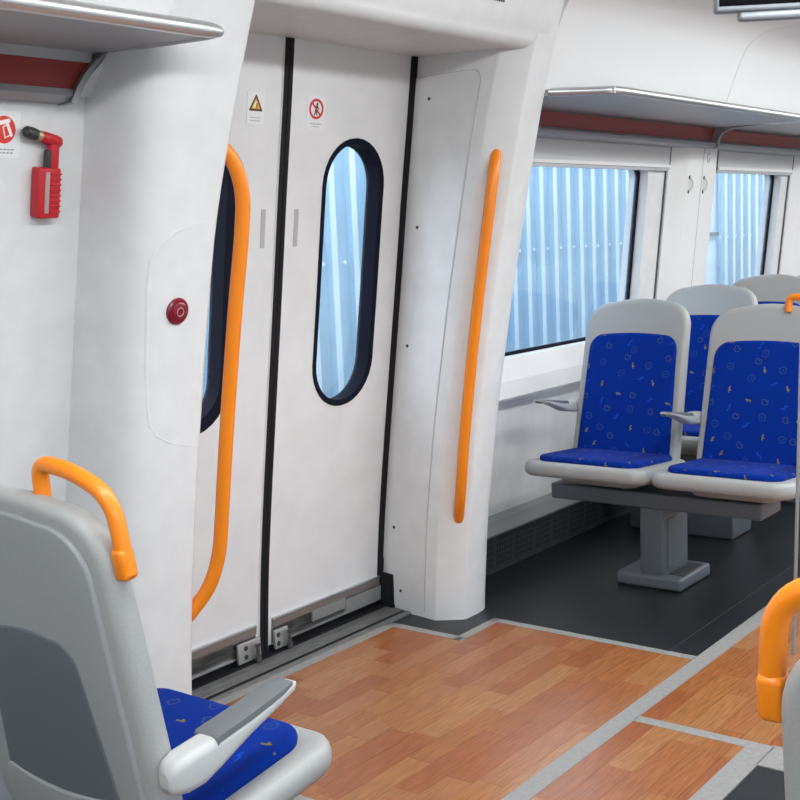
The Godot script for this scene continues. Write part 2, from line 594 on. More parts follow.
func build_ceiling():
	var c := struct("ceiling", "white ceiling panels curving down into coves above the luggage racks", "ceiling")
	var half := [[-2.115, 1.865], [-2.09, 1.917], [-2.066, 1.98], [-2.04, 2.047], [-2.01, 2.11], [-1.992, 2.137], [-1.968, 2.158], [-1.94, 2.175], [-1.905, 2.186], [-1.865, 2.191], [-1.79, 2.195], [-1.62, 2.197]]
	var cove := PackedVector2Array()
	for p in half:
		p[0] -= 0.018
		cove.append(Vector2(p[0], p[1]))
	for i in half.size():
		var p: Array = half[half.size() - 1 - i]
		cove.append(Vector2(-1.85 - p[0], p[1]))
	for i in half.size():
		var p: Array = half[i]
		cove.append(Vector2(-1.85 - p[0] + (0.02 if i < 7 else 0.0), p[1] + (0.0 if i < 7 else 0.02)))
	for i in half.size():
		var p: Array = half[half.size() - 1 - i]
		cove.append(Vector2(p[0] - (0.02 if half.size() - 1 - i < 7 else 0.0), p[1] + (0.0 if half.size() - 1 - i < 7 else 0.02)))
	var flat := PackedVector2Array()
	for p in half.slice(5): flat.append(Vector2(p[0], p[1]))
	for i in range(half.size() - 1, 4, -1): flat.append(Vector2(-1.85 - half[i][0], half[i][1]))
	for p in [[0.35, 2.13], [0.35, 2.225], [-2.2, 2.225], [-2.2, 2.13]]: flat.append(Vector2(p[0], p[1]))
	var cuts := [[X0, 1.99, cove], [1.992, 3.598, flat], [3.60, 5.148, cove], [5.152, 6.95, cove], [6.954, 8.75, cove], [8.754, X1, cove]]
	for q in cuts:
		var mb := MB.new()
		mb.prism(q[2], q[0], q[1], 30.0)
		part("ceiling_panel", mb, M.ceiling_panel, c)
	var mb := MB.new()
	mb.rbox(Vector3((X0 + X1) / 2, 2.27, -0.925), Vector3(X1 - X0, 0.06, 3.9), 0.001)
	part("roof_board", mb, M.groove, c)

func wall_with_windows(parent: Node3D, wins: Array, zf: Callable, sg: float, x0: float, x1: float, m: Material):
	var x := x0
	for i in wins.size():
		var h: Array = wins[i]
		var xe: float = x1 if i == wins.size() - 1 else (h[1] + wins[i + 1][0]) / 2
		var mb := MB.new()
		hole_panel(mb, x, xe, -0.02, 2.26, h, zf, -0.10 * sg, 0.0)
		part("wall_panel", mb, m, parent)
		x = xe

func make_window(n: int, h: Array, zf: Callable, sg: float, label: String):
	var w := struct("window_%d" % n, label, "window")
	var mb := MB.new()
	ring_frame(mb, [h[0], h[1], h[2], h[3], h[4]], 0.016, zf, -0.06 * sg, -0.042 * sg)
	part("rubber_seal", mb, M.navy_rubber, w, "dark navy rubber seal")
	mb = MB.new()
	mb.sheet(round_rows(h[0] + 0.004, h[1] - 0.004, h[2] + 0.004, h[3] - 0.004, h[4] - 0.004), zf, -0.054 * sg, -0.048 * sg)
	part("pane", mb, M.glass, w)
	return w

func build_walls():
	# door-side wall: window bay beyond the doors
	var wins := [[3.98, 5.22, 0.885, 1.676, 0.07], [5.99, 6.95, 0.885, 1.676, 0.07], [7.65, 8.7, 0.885, 1.676, 0.07]]
	var wl := struct("wall_left", "white side wall with windows beyond the sliding doors", "wall")
	wall_with_windows(wl, wins, bay_z, 1.0, 3.63, X1, M.white_panel)
	make_window(1, wins[0], bay_z, 1.0, "wide window with rounded corners next to the door pillar")
	make_window(2, wins[1], bay_z, 1.0, "window with a pale gap in the fence behind it, beyond the window pillar")
	make_window(3, wins[2], bay_z, 1.0, "farthest side window, beyond the second window pillar")
	# blank panel behind the near seats
	var mb := MB.new()
	mb.sheet(plain_rows(X0, 1.93, -0.02, 2.26, 4), panel_z, -0.10, 0.0)
	part("wall_panel", mb, M.white_panel, wl, "blank white wall panel")
	mb = MB.new()
	mb.sheet(plain_rows(1.9, 3.7, 1.99, 2.26, 3), door_z, -0.10, -0.03)
	part("door_head_panel", mb, M.white_panel, wl)
	# lower panels
	for q in [[3.66, X1]]:
		mb = MB.new()
		mb.prism(PackedVector2Array([Vector2(-2.62, 0.72), Vector2(-2.56, 0.725), Vector2(-2.552, 0.735), Vector2(-2.565, 0.80), Vector2(-2.575, 0.81), Vector2(-2.60, 0.885), Vector2(-2.66, 0.888)]), q[0], q[1], 30.0)
		part("window_sill", mb, M.sill_white, wl, "white ledge running below the windows")
	for xs in [4.83, 6.4, 7.9]:
		mb = MB.new()
		mb.lathe(Vector3(xs, 0.765, -2.558), Vector3(0, 0.19, 0.98), [Vector2(0.006, 0), Vector2(0.006, 0.002), Vector2(0.003, 0.003)], 10)
		part("screw", mb, M.dark_metal, wl)
	mb = MB.new()
	mb.prism(PackedVector2Array([Vector2(-2.70, 0.17), Vector2(-2.625, 0.165), Vector2(-2.62, 0.175), Vector2(-2.635, 0.225), Vector2(-2.70, 0.245)]), 3.66, X1, 30.0)
	part("skirting_rail", mb, M.trim_grey, wl, "grey rail above the heater")
	# far side wall, behind the camera
	var wr := struct("wall_right", "white side wall with windows on the side opposite the doors", "wall")
	var rw := [[-1.2, 0.1, 0.885, 1.655, 0.07], [0.5, 1.75, 0.885, 1.655, 0.07], [2.3, 2.6, 0.82, 1.715, 0.14], [3.0, 3.3, 0.82, 1.715, 0.14], [3.98, 5.21, 0.885, 1.655, 0.07], [5.9, 6.95, 0.885, 1.655, 0.07], [7.65, 8.7, 0.885, 1.655, 0.07]]
	wall_with_windows(wr, rw, far_z, -1.0, X0, X1, M.white_panel)
	for i in rw.size():
		make_window(4 + i, rw[i], far_z, -1.0, "window in the wall opposite the sliding doors")
	for q in [["wall_back", X0 - 0.03, "white end wall behind the near seats"], ["wall_front", X1 + 0.03, "white end wall at the far end of the carriage"]]:
		var w := struct(q[0], q[2], "wall")
		mb = MB.new()
		mb.rbox(Vector3(q[1], 1.12, -0.925), Vector3(0.06, 2.36, 3.9), 0.002)
		part("end_panel", mb, M.white_panel, w)

# section of a door pillar at height y; sx = 1 for the far pillar, -1 for the near one (mirrored about the door centre)
func pillar_section(y: float, sx: float) -> PackedVector3Array:
	var f := pillar_z(y)
	var g := f - 0.09
	var d := door_z(y)
	var pts := [[3.475, d - 0.07], [3.470, d - 0.02], [3.446, d - 0.0], [3.405, g - 0.004], [3.408, g + 0.006], [3.464, f - 0.006], [3.474, f], [3.55, f + 0.001], [3.59, f - 0.003], [3.62, f - 0.014], [3.642, f - 0.032], [3.655, f - 0.058], [3.662, f - 0.10], [3.668, -2.78], [3.66, -2.85]]
	if sx < 0:
		pts = [[3.475, d - 0.07], [3.470, d - 0.02], [3.446, d - 0.0], [3.405, g - 0.004], [3.408, g + 0.006], [3.464, f - 0.006], [3.474, f], [3.56, f + 0.001], [3.60, f - 0.001], [3.63, f - 0.005], [3.655, f - 0.012], [3.675, f - 0.023], [3.69, f - 0.038], [3.70, f - 0.058], [3.706, f - 0.085], [3.71, f - 0.12], [3.714, f - 0.18], [3.72, -2.78], [3.66, -2.85]]
	if sx < 0:
		for i in range(3, 8): pts[i][0] -= 0.055 * smoothstep(1.35, 2.05, y)
	var o := PackedVector3Array()
	for p in pts: o.append(Vector3(2.8 + sx * (p[0] - 2.8), y, p[1]))
	return o

func build_pillars():
	for q in [[1.0, "trim_2", "white moulded pillar between the sliding doors and the window bay"], [-1.0, "trim_3", "white moulded pillar with a red button between the near seat and the doors"]]:
		var sx: float = q[0]
		var t := struct(q[1], q[2], "pillar")
		var rings := []
		for k in 34: rings.append(pillar_section(lerpf(-0.01, 2.215, k / 33.0), sx))
		var mb := MB.new()
		mb.loft(rings, true, true, true, 25.0)
		part("column", mb, M.white_panel, t)
		# access panel on the face towards the door
		var edge := func(y: float, k: float) -> Vector3:
			var g: float = pillar_z(y) - 0.09
			var d: float = door_z(y) + 0.012
			var z: float = lerpf(d, g - 0.055, k)
			var x: float = lerpf(3.446, 3.405, (z - door_z(y)) / (g - door_z(y)))
			return Vector3(2.8 + sx * (x - 2.8 - 0.004), y, z)
		rings = []
		for k in 32:
			var y := lerpf(0.02, 1.88, k / 21.0) if k < 22 else 1.88 + 0.05 * sin(PI / 2 * (k - 21) / 10.0)
			var kk := 1.0 - (0.16 * (1.0 - sqrt(maxf(0.0, 1.0 - pow((y - 1.88) / 0.05, 2)))) if y > 1.88 else 0.0)
			var a: Vector3 = edge.call(y, 0.0 if y > 0.16 else 0.2)
			var b: Vector3 = edge.call(y, kk)
			var o := Vector3(sx * 0.02, 0, 0)
			rings.append(PackedVector3Array([a + o, a, b, b + o]))
		mb = MB.new()
		mb.loft(rings, true, true, true)
		part("access_panel", mb, M.white_panel, t)
		# dark joint line round the access panel
		var path := PackedVector3Array()
		for k in 26:
			path.append(edge.call(lerpf(0.02, 1.88, k / 25.0), 1.012) + Vector3(sx * 0.0035, 0, 0))
		for k in range(1, 7):
			var an := PI / 2 * k / 6.0
			path.append(edge.call(1.88 + 0.05 * sin(an), 1.012 - 0.16 * (1 - cos(an))) + Vector3(sx * 0.0035, 0, 0))
		for k in range(1, 8): path.append(edge.call(1.931, lerpf(0.852, 0.0, k / 7.0)) + Vector3(sx * 0.0035, 0, 0))
		mb = MB.new()
		mb.tube(path, 0.0013, 6)
		part("panel_joint", mb, M.tape_grey, t)
		for y in [0.08, 0.32, 1.0, 1.42, 1.855]:
			var p: Vector3 = edge.call(y, 0.24 if y > 0.2 else 0.45)
			mb = MB.new()
			mb.lathe(p, Vector3(-sx, 0, 0), [Vector2(0.006, 0), Vector2(0.006, 0.0015), Vector2(0.003, 0.0025)], 10)
			part("screw", mb, M.dark_metal, t)
	# header over the doors
	var h := struct("trim_4", "white moulded header box over the sliding doors", "header")
	var prof := PackedVector2Array([Vector2(-2.60, 2.005), Vector2(-2.53, 2.003), Vector2(-2.30, 1.990), Vector2(-2.108, 1.978)])
	for k in 8:
		var an := PI / 2 * (k + 1) / 9.0
		prof.append(Vector2(-2.106 + 0.042 * sin(an), 2.020 - 0.042 * cos(an)))
	for y in [2.035, 2.07, 2.10, 2.14, 2.17, 2.205]: prof.append(Vector2(pillar_z(y) + 0.003, y))
	prof.append(Vector2(-2.60, 2.205))
	var mb := MB.new()
	mb.prism(prof, 2.085, 3.535, 35.0)
	part("header_panel", mb, M.white_panel, h)
	for k in 7:
		mb = MB.new()
		mb.rbox(Vector3(3.16 + k * 0.012, 2.098, pillar_z(2.098) + 0.003), Vector3(0.005, 0.022, 0.004), 0.001)
		part("vent_slot", mb, M.groove, h)
	mb = MB.new()
	mb.rbox(Vector3(3.437, 0.068, -2.752), Vector3(0.024, 0.136, 0.07), 0.002)
	part("rail_pocket", mb, M.black_rubber, get_node("trim_2"), "black pocket for the door rail")
	# raised outline around the call button on the near pillar
	var tr := get_node("trim_3")
	var pp := PackedVector3Array()
	for p in [[2.10, 1.452], [2.05, 1.445], [2.0, 1.428], [1.965, 1.40], [1.945, 1.363], [1.942, 1.30], [1.946, 1.20], [1.95, 1.08], [1.957, 1.0], [1.965, 0.954], [1.985, 0.925], [2.02, 0.903], [2.07, 0.887], [2.12, 0.876]]:
		pp.append(Vector3(p[0], p[1], pillar_z(p[1]) - 0.0100 + lerp_table([3.0, 3.56, 3.60, 3.63, 3.655, 3.675], [0.001, 0.001, -0.001, -0.005, -0.012, -0.023], 5.6 - p[0])))
	mb = MB.new()
	mb.tube(pp, [0.0094, 0.0104, 0.011, 0.011, 0.011, 0.0107, 0.0106, 0.0106, 0.0107, 0.011, 0.011, 0.011, 0.0104, 0.0094], 12)
	part("moulded_ridge", mb, M.white_panel, tr)

func build_doors():
	for q in [[1.0, "door_2", "white sliding door leaf with an oval window, nearer the window bay"], [-1.0, "door_1", "white sliding door leaf with an oval window, partly behind the near pillar"]]:
		var s: float = q[0]
		var d := struct(q[1], q[2], "door")
		var mx := func(a: float, b: float) -> Array: return [a, b] if s > 0 else [5.6 - b, 5.6 - a]
		var lx: Array = mx.call(2.818, 3.462)
		var ox: Array = mx.call(2.998, 3.308)
		var o := [ox[0], ox[1], 0.822, 1.716, 0.152]
		var mb := MB.new()
		hole_panel(mb, lx[0], lx[1], 0.03, 2.03, o, door_z, -0.05, 0.0)
		part("leaf", mb, M.door_paint, d)
		mb = MB.new()
		ring_frame(mb, [o[0] - 0.004, o[1] + 0.004, o[2] - 0.004, o[3] + 0.004, 0.156], 0.02 if s > 0.0 else 0.04, door_z, -0.058, 0.004, 0.004)
		part("window_gasket", mb, M.navy_rubber, d, "black oval rubber gasket")
		mb = MB.new()
		mb.sheet(round_rows(o[0] + 0.01, o[1] - 0.01, o[2] + 0.01, o[3] - 0.01, 0.14), door_z, -0.055, -0.048)
		part("pane", mb, M.glass, d)
		# rubber edge, meeting its twin at the middle of the doorway
		var sx: Array = mx.call(2.8015, 2.819)
		mb = MB.new()
		mb.sheet(plain_rows(sx[0], sx[1], 0.006, 2.005, 24), door_z, -0.035, 0.007)
		part("rubber_edge", mb, M.black_rubber, d, "black rubber door edge")
		sx = mx.call(2.8185, 2.822)
		mb = MB.new()
		mb.sheet(plain_rows(sx[0], sx[1], 0.014, 2.003, 24), door_z, -0.01, 0.0045)
		part("edge_trim", mb, M.sill_white, d)
		sx = mx.call(3.420, 3.447)
		mb = MB.new()
		mb.sheet(plain_rows(sx[0], sx[1], 0.10, 2.005, 24), door_z, -0.02, 0.012)
		part("rubber_edge", mb, M.black_rubber, d, "black rubber seal beside the pillar")
		# kick rail
		sx = mx.call(2.842, 3.43)
		mb = MB.new()
		mb.sheet(plain_rows(sx[0], sx[1], 0.036, 0.094, 3), door_z, -0.005, 0.007)
		part("kick_rail", mb, M.rail_metal, d, "scuffed metal rail")
		mb = MB.new()
		mb.sheet(plain_rows(sx[0], sx[1], 0.094, 0.120, 2), door_z, -0.005, 0.011)
		part("rail_lip", mb, M.brown_strip, d)
		mb = MB.new()
		mb.sheet(plain_rows(sx[0], sx[1], 0.120, 0.126, 1), door_z, -0.005, 0.013)
		part("rail_edge", mb, M.aluminium, d)
		mb = MB.new()
		mb.sheet(plain_rows(sx[0], sx[1], 0.030, 0.036, 1), door_z, -0.005, 0.012)
		part("rail_edge", mb, M.aluminium, d)
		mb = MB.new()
		mb.sheet(plain_rows(lx[0], lx[1], 0.003, 0.030, 1), door_z, -0.03, -0.004)  # black strip stands in for the unlit gap under the leaf
		part("leaf_gap_dark", mb, M.black_rubber, d, "black strip painted for the dark gap below the leaf")
		# guide bracket by the rubber edge
		var bx: Array = mx.call(2.836, 2.902) if s > 0 else [2.66, 2.766]
		var bc: float = (bx[0] + bx[1]) / 2
		mb = MB.new()
		mb.rbox(Vector3(bc, 0.05, -2.774), Vector3(bx[1] - bx[0], 0.068, 0.012), 0.003)
		var br := part("guide_bracket", mb, M.bracket_metal, d, "light metal guide bracket")
		for k in 2:
			mb = MB.new()
			mb.lathe(Vector3(bc - 0.018, 0.035 + 0.03 * k, -2.769), Vector3(0, 0, 1), [Vector2(0.009, 0), Vector2(0.009, 0.002), Vector2(0.007, 0.003)], 12)
			part("bolt", mb, M.dark_metal, br)
		mb = MB.new()
		mb.lathe(Vector3(bc + 0.022, 0.012, -2.752), Vector3(0, 1, 0), [Vector2(0.010, 0), Vector2(0.010, 0.02), Vector2(0.007, 0.022), Vector2(0.007, 0.05), Vector2(0.010, 0.052), Vector2(0.010, 0.06)], 12)
		part("guide_pin", mb, M.rail_metal, br)
		if s > 0:
			mb = MB.new()
			mb.sheet(plain_rows(3.22, 3.43, 0.032, 0.088, 2), door_z, 0.0, 0.016)
			part("cover_strip", mb, M.bracket_metal, d, "clean light metal cover on the rail")
			mb = MB.new()
			mb.sheet(plain_rows(3.04, 3.22, 0.055, 0.094, 2), door_z, 0.0, 0.0125)
			part("cover_strip", mb, M.bracket_metal, d)
		# grey tactile tape
		sx = mx.call(2.866, 2.885)
		mb = MB.new()
		mb.sheet(plain_rows(sx[0], sx[1], 1.374, 1.492, 4), door_z, 0.0, 0.0012)
		part("grey_tape", mb, M.tape_grey, d, "short vertical grey strip")

func door_handles():
	for q in [[1.0, "long orange grab handle on the pillar beside the window bay"], [-1.0, "long orange grab handle curving out from behind the near pillar"]]:
		var s: float = q[0]
		var pts := []
		for e in [[1.655, -0.012], [1.60, 0.030], [1.52, 0.054], [1.42, 0.060], [1.25, 0.060], [1.05, 0.060], [0.85, 0.060], [0.65, 0.060], [0.55, 0.056], [0.46, 0.036], [0.375, -0.012]]:
			var y: float = e[0]
			var f := pillar_z(y)
			var k := lerpf(0.66, 0.46, clampf((y - 0.4) / 1.2, 0, 1))
			var out: float = e[1] * (1.0 if s > 0.0 else 1.32)
			var x: float = 3.408 + k * 0.062 - 0.82 * out
			var z: float = f - 0.09 + k * 0.09 + 0.57 * out
			pts.append(Vector3(2.8 + s * (x - 2.8), y, z))
		var cv := Curve3D.new()
		for i in pts.size():
			var a: Vector3 = pts[maxi(i - 1, 0)]
			var b: Vector3 = pts[mini(i + 1, pts.size() - 1)]
			cv.add_point(pts[i], -(b - a) / 6.0, (b - a) / 6.0)
		var path := PackedVector3Array()
		for k in 61: path.append(cv.sample_baked(cv.get_baked_length() * k / 60.0, true))
		var mb := MB.new()
		mb.tube(path, 0.0195, 18)
		var t := thing("grab_handle", q[1], "handle", Vector3.ZERO, "orange grab handles at the doors")
		part("bar", mb, M.orange, t)

# ------------------------------------------------------------------ luggage racks
func rack(x0: float, x1: float, zb: float, oblique: float, label: String, lead := 0.0) -> Node3D:
	var t := thing("luggage_rack", label, "luggage rack", Vector3.ZERO, "overhead luggage racks")
	var mb := MB.new()
	# shelf: outline in (x, z), thickness in y
	var zf := -1.955
	var top := 1.868
	var bot := 1.846
	var out := PackedVector2Array()
	var end0: float = x0
	var end1: float = x1
	out.append(Vector2(end0 - lead, zb)); out.append(Vector2(end0 - lead, -2.15)); out.append(Vector2(end0, zf))
	out.append(Vector2(end1, zf)); out.append(Vector2(end1 - oblique, zb))
	var rings := []
	for y in [bot, top]:
		var r := PackedVector3Array()
		for p in out: r.append(Vector3(p.x, y, p.y))
		rings.append(r)
	mb.loft(rings, true, true, true)
	part("shelf", mb, M.rack_grey, t)
	mb = MB.new()
	var nose := round_path([Vector3(end0 + (0.035 if lead == 0.0 else 0.01 - lead), 1.858, -2.14), Vector3(end0 + 0.015, 1.857, zf), Vector3((x0 + x1) / 2, 1.857, zf), Vector3(end1 - 0.015, 1.857, zf), Vector3(end1 - 0.03 - oblique * 0.4, 1.858, -2.14)], 0.05, 8)
	if oblique > 0.0:
		nose = PackedVector3Array([Vector3(end0, 1.857, zf)])
		var rad := [0.018]
		for q in [[0.10, 0.018], [0.06, 0.018], [0.035, 0.0172], [0.018, 0.0155], [0.007, 0.0125], [0.0, 0.009], [-0.005, 0.004]]:
			nose.append(Vector3(end1 - q[0], 1.857, zf - 0.004 * (0.018 - q[1]) / 0.014)); rad.append(q[1])
		mb.tube(nose, rad, 16)
	else:
		mb.tube(nose, 0.0155, 14)
	part("front_rail", mb, M.aluminium, t, "rounded shiny aluminium front rail")
	mb = MB.new()
	mb.prism(PackedVector2Array([Vector2(zb + 0.07, 1.848), Vector2(zb + 0.09, 1.846), Vector2(zb + 0.082, 1.824), Vector2(zb + 0.06, 1.826)]), end0 + 0.02, end1 - oblique - 0.01)
	part("upper_rail", mb, M.rail_grey, t)
	return t

func build_racks():
	# near rack
	var t := rack(X0 + 0.05, 1.945, -2.39, 0.07, "grey luggage rack with a red fascia above the fire-red hammer")
	var e0 := func(y: float) -> float: return lerp_table([1.73, 1.76, 1.80, 1.83, 1.85], [1.806, 1.822, 1.846, 1.868, 1.888], y)
	var e1 := func(y: float) -> float: return e0.call(y) + 0.018
	var mb := MB.new()
	mb.prism(PackedVector2Array([Vector2(-2.312, 1.830), Vector2(-2.326, 1.80), Vector2(-2.336, 1.762), Vector2(-2.37, 1.762), Vector2(-2.35, 1.83)]), X0 + 0.05, e0)
	part("fascia", mb, M.fascia_red, t, "dark red fascia strip")
	mb = MB.new()
	mb.prism(PackedVector2Array([Vector2(-2.328, 1.764), Vector2(-2.322, 1.748), Vector2(-2.335, 1.735), Vector2(-2.372, 1.732), Vector2(-2.375, 1.762)]), X0 + 0.05, e0)
	part("lower_rail", mb, M.rail_grey, t)
	mb = MB.new()
	mb.prism(PackedVector2Array([Vector2(-2.27, 1.848), Vector2(-2.292, 1.828), Vector2(-2.308, 1.80), Vector2(-2.316, 1.768), Vector2(-2.318, 1.732), Vector2(-2.37, 1.73), Vector2(-2.375, 1.848)]), e0, e1, 30.0)
	part("end_bracket", mb, M.rail_grey, t, "grey curved end bracket")
	mb = MB.new()
	mb.prism(PackedVector2Array([Vector2(-2.262, 1.847), Vector2(-2.288, 1.826), Vector2(-2.306, 1.80), Vector2(-2.326, 1.772), Vector2(-2.345, 1.752), Vector2(-2.385, 1.752), Vector2(-2.385, 1.847)]), e1, 1.912, 30.0)
	part("end_filler", mb, M.sill_white, t, "white end filler")
	# tapered end cap of the shelf
	mb = MB.new()
	var rg := []
	for q in [[-2.26, 0.004, 0.014, 1.890], [-2.15, 0.010, 0.015, 1.902], [-2.05, 0.016, 0.0155, 1.916], [-1.985, 0.018, 0.0155, 1.926], [-1.962, 0.016, 0.014, 1.930]]:
		var ring := PackedVector3Array()
		for k in 12:
			var an := TAU * k / 12.0
			ring.append(Vector3(q[3] + q[1] * cos(an), 1.856 + q[2] * sin(an), q[0]))
		rg.append(ring)
	mb.loft(rg, true, true, true, 80.0)
	part("end_cap", mb, M.rail_grey, t, "rounded grey end cap")
	# far racks
	var xs := [3.80, 5.72, 7.36, 9.0]
	var names := ["grey luggage rack with red fascia starting beside the door pillar", "grey luggage rack with red fascia above the second window", "grey luggage rack with red fascia beyond the second window"]
	for i in 3:
		t = rack(xs[i], xs[i + 1] - 0.004, -2.49, 0.0, names[i], 0.14 if i == 0 else 0.0)
		mb = MB.new()
		var x0: float = 3.66 if i == 0 else xs[i]
		mb.prism(PackedVector2Array([Vector2(-2.392, 1.842), Vector2(-2.40, 1.81), Vector2(-2.405, 1.780), Vector2(-2.44, 1.78), Vector2(-2.44, 1.842)]), x0, xs[i + 1] - 0.03)
		part("fascia", mb, M.fascia_red, t, "dark red fascia strip")
		mb = MB.new()
		mb.prism(PackedVector2Array([Vector2(-2.385, 1.783), Vector2(-2.378, 1.772), Vector2(-2.385, 1.760), Vector2(-2.41, 1.754), Vector2(-2.50, 1.752), Vector2(-2.50, 1.783)]), x0, xs[i + 1] - 0.03, 60.0)
		part("lower_rail", mb, M.rail_grey, t)
		mb = MB.new()
		mb.prism(PackedVector2Array([Vector2(-2.10, 1.848), Vector2(-2.30, 1.838), Vector2(-2.355, 1.82), Vector2(-2.375, 1.79), Vector2(-2.372, 1.757), Vector2(-2.42, 1.752), Vector2(-2.42, 1.846)]), xs[i + 1] - 0.03, xs[i + 1] - 0.006, 30.0)
		part("end_bracket", mb, M.rail_grey, t, "grey curved end bracket")

# ------------------------------------------------------------------ window bay fittings
func build_bay():
	var pil := [[5.40, 5.95], [7.06, 7.60], [8.80, 9.3]]
	for i in pil.size():
		var a: float = pil[i][0]
		var b: float = pil[i][1]
		var t := struct("trim_%d" % (5 + i), ["white window pillar with two coat hooks between the first two windows", "white window pillar beyond the second window", "farthest white window pillar"][i], "pillar")
		var rings := []
		for k in 5:
			var y := lerpf(0.80, 1.754, k / 4.0)
			var z := bay_z(y)
			rings.append(PackedVector3Array([Vector3(a, y, z - 0.01), Vector3(a + 0.004, y, z + 0.012), Vector3(a + 0.05, y, z + 0.03), Vector3(a + 0.10, y, z + 0.062), Vector3(a + 0.115, y, z + 0.066), Vector3(b - 0.115, y, z + 0.066), Vector3(b - 0.10, y, z + 0.062), Vector3(b - 0.05, y, z + 0.03), Vector3(b - 0.004, y, z + 0.012), Vector3(b, y, z - 0.01)]))
		var mb := MB.new()
		mb.loft(rings, true, true, true, 35.0)
		part("pillar_panel", mb, M.sill_white, t)
		for xx in [a - 0.006, b + 0.006]:
			mb = MB.new()
			mb.sheet(plain_rows(xx - 0.003, xx + 0.003, 0.87, 1.655, 3), bay_z, 0.0, 0.008)
			mb.sheet(plain_rows(xx - 0.003, xx + 0.003, 1.655, 1.752, 1), bay_z, 0.0, 0.0235)
			part("blind_track", mb, M.groove, t, "dark blind guide slot")
		mb = MB.new()
		mb.sheet(plain_rows((a + b) / 2 - 0.0015, (a + b) / 2 + 0.0015, 0.88, 1.754, 3), bay_z, 0.06, 0.0672)
		part("panel_joint", mb, M.tape_grey, t)
		if i == 0:
			for x in [5.53, 5.70]:
				var pts := PackedVector3Array()
				for k in 9:
					var an := lerpf(-1.0, 1.0, k / 8.0)
					var y := 1.578 + 0.038 * sin(an * 1.2)
					pts.append(Vector3(x + 0.012 * cos(an * 1.3), y, bay_z(y) + 0.066 + 0.018 * cos(an * 1.57)))
				mb = MB.new()
				mb.tube(pts, 0.006, 8)
				var hk := thing("coat_hook", "small white curved coat hook on the window pillar, " + ("nearer the wide window" if x < 5.6 else "below the grey emblem"), "hook", Vector3.ZERO, "coat hooks")
				part("hook", mb, M.sill_white, hk)
				for y in [1.544, 1.612]:
					mb = MB.new()
					mb.lathe(Vector3(x + 0.003, y, bay_z(y) + 0.065), Vector3(0, -0.11, 0.99), [Vector2(0.009, 0), Vector2(0.009, 0.004), Vector2(0.005, 0.006)], 10)
					part("foot", mb, M.dark_metal, hk)
			var em := PackedVector3Array()
			for k in 22:
				var an := 0.9 + TAU * k / 21.0 * 0.86
				em.append(Vector3(5.735 + 0.016 * cos(an), 1.708 + 0.022 * sin(an), bay_z(1.708) + 0.0668 + 0.112 * 0.022 * sin(an)))
			em.append(Vector3(5.735, 1.706, bay_z(1.706) + 0.0668))
			mb = MB.new()
			mb.tube(em, 0.0016, 6)
			part("emblem", mb, M.tape_grey, t, "thin grey ring-shaped emblem")
	# roller blinds
	var sp := [[3.72, 5.388], [5.962, 7.048], [7.612, 8.788]]
	for i in sp.size():
		var t := thing("roller_blind", ["rolled-up white blind cassette above the wide window by the door pillar", "rolled-up white blind cassette above the second window", "rolled-up white blind cassette above the farthest window"][i], "blind", Vector3.ZERO, "roller blinds")
		var mb := MB.new()
		mb.sheet(plain_rows(sp[i][0], sp[i][1], 1.672, 1.752, 2), bay_z, 0.001, 0.022)
		part("cassette", mb, M.blind_grey, t)
		mb = MB.new()
		mb.sheet(plain_rows(sp[i][0], sp[i][1], 1.657, 1.671, 1), bay_z, 0.001, 0.030)
		part("pull_bar", mb, M.sill_white, t)
		mb = MB.new()
		mb.sheet(plain_rows(sp[i][0], sp[i][1], 1.643, 1.656, 1), bay_z, 0.001, 0.024)
		part("bottom_bar", mb, M.aluminium, t)
	# heater along the floor
	var h := thing("floor_heater", "dark perforated heater casing along the wall below the windows", "heater")
	var mb := MB.new()
	mb.prism(PackedVector2Array([Vector2(-2.70, 0.001), Vector2(-2.655, 0.001), Vector2(-2.64, 0.165), Vector2(-2.70, 0.168)]), 3.68, 9.9)
	part("casing", mb, M.heater_dark, h)
	mb = MB.new()
	var x := 3.72
	while x < 6.2:
		for r in 5:
			var y := 0.03 + r * 0.026
			var z := -2.655 + 0.0915 * y
			mb.quad(Vector3(x, y, z + 0.001), Vector3(x + 0.008, y, z + 0.001), Vector3(x + 0.008, y + 0.017, z + 0.0026), Vector3(x, y + 0.017, z + 0.0026), FLAT)
		x += 0.018 if fmod(x - 3.72, 0.15) < 0.12 else 0.04
	var sl := part("perforation", mb, M.heater_slot, h)
	sl.set_meta("kind", "stuff")

# ------------------------------------------------------------------ seats. Local: faces +x, floor at y = 0
var recline := 0.17
func back_x(y: float) -> float: return -0.227 + (1.08 - y) * recline

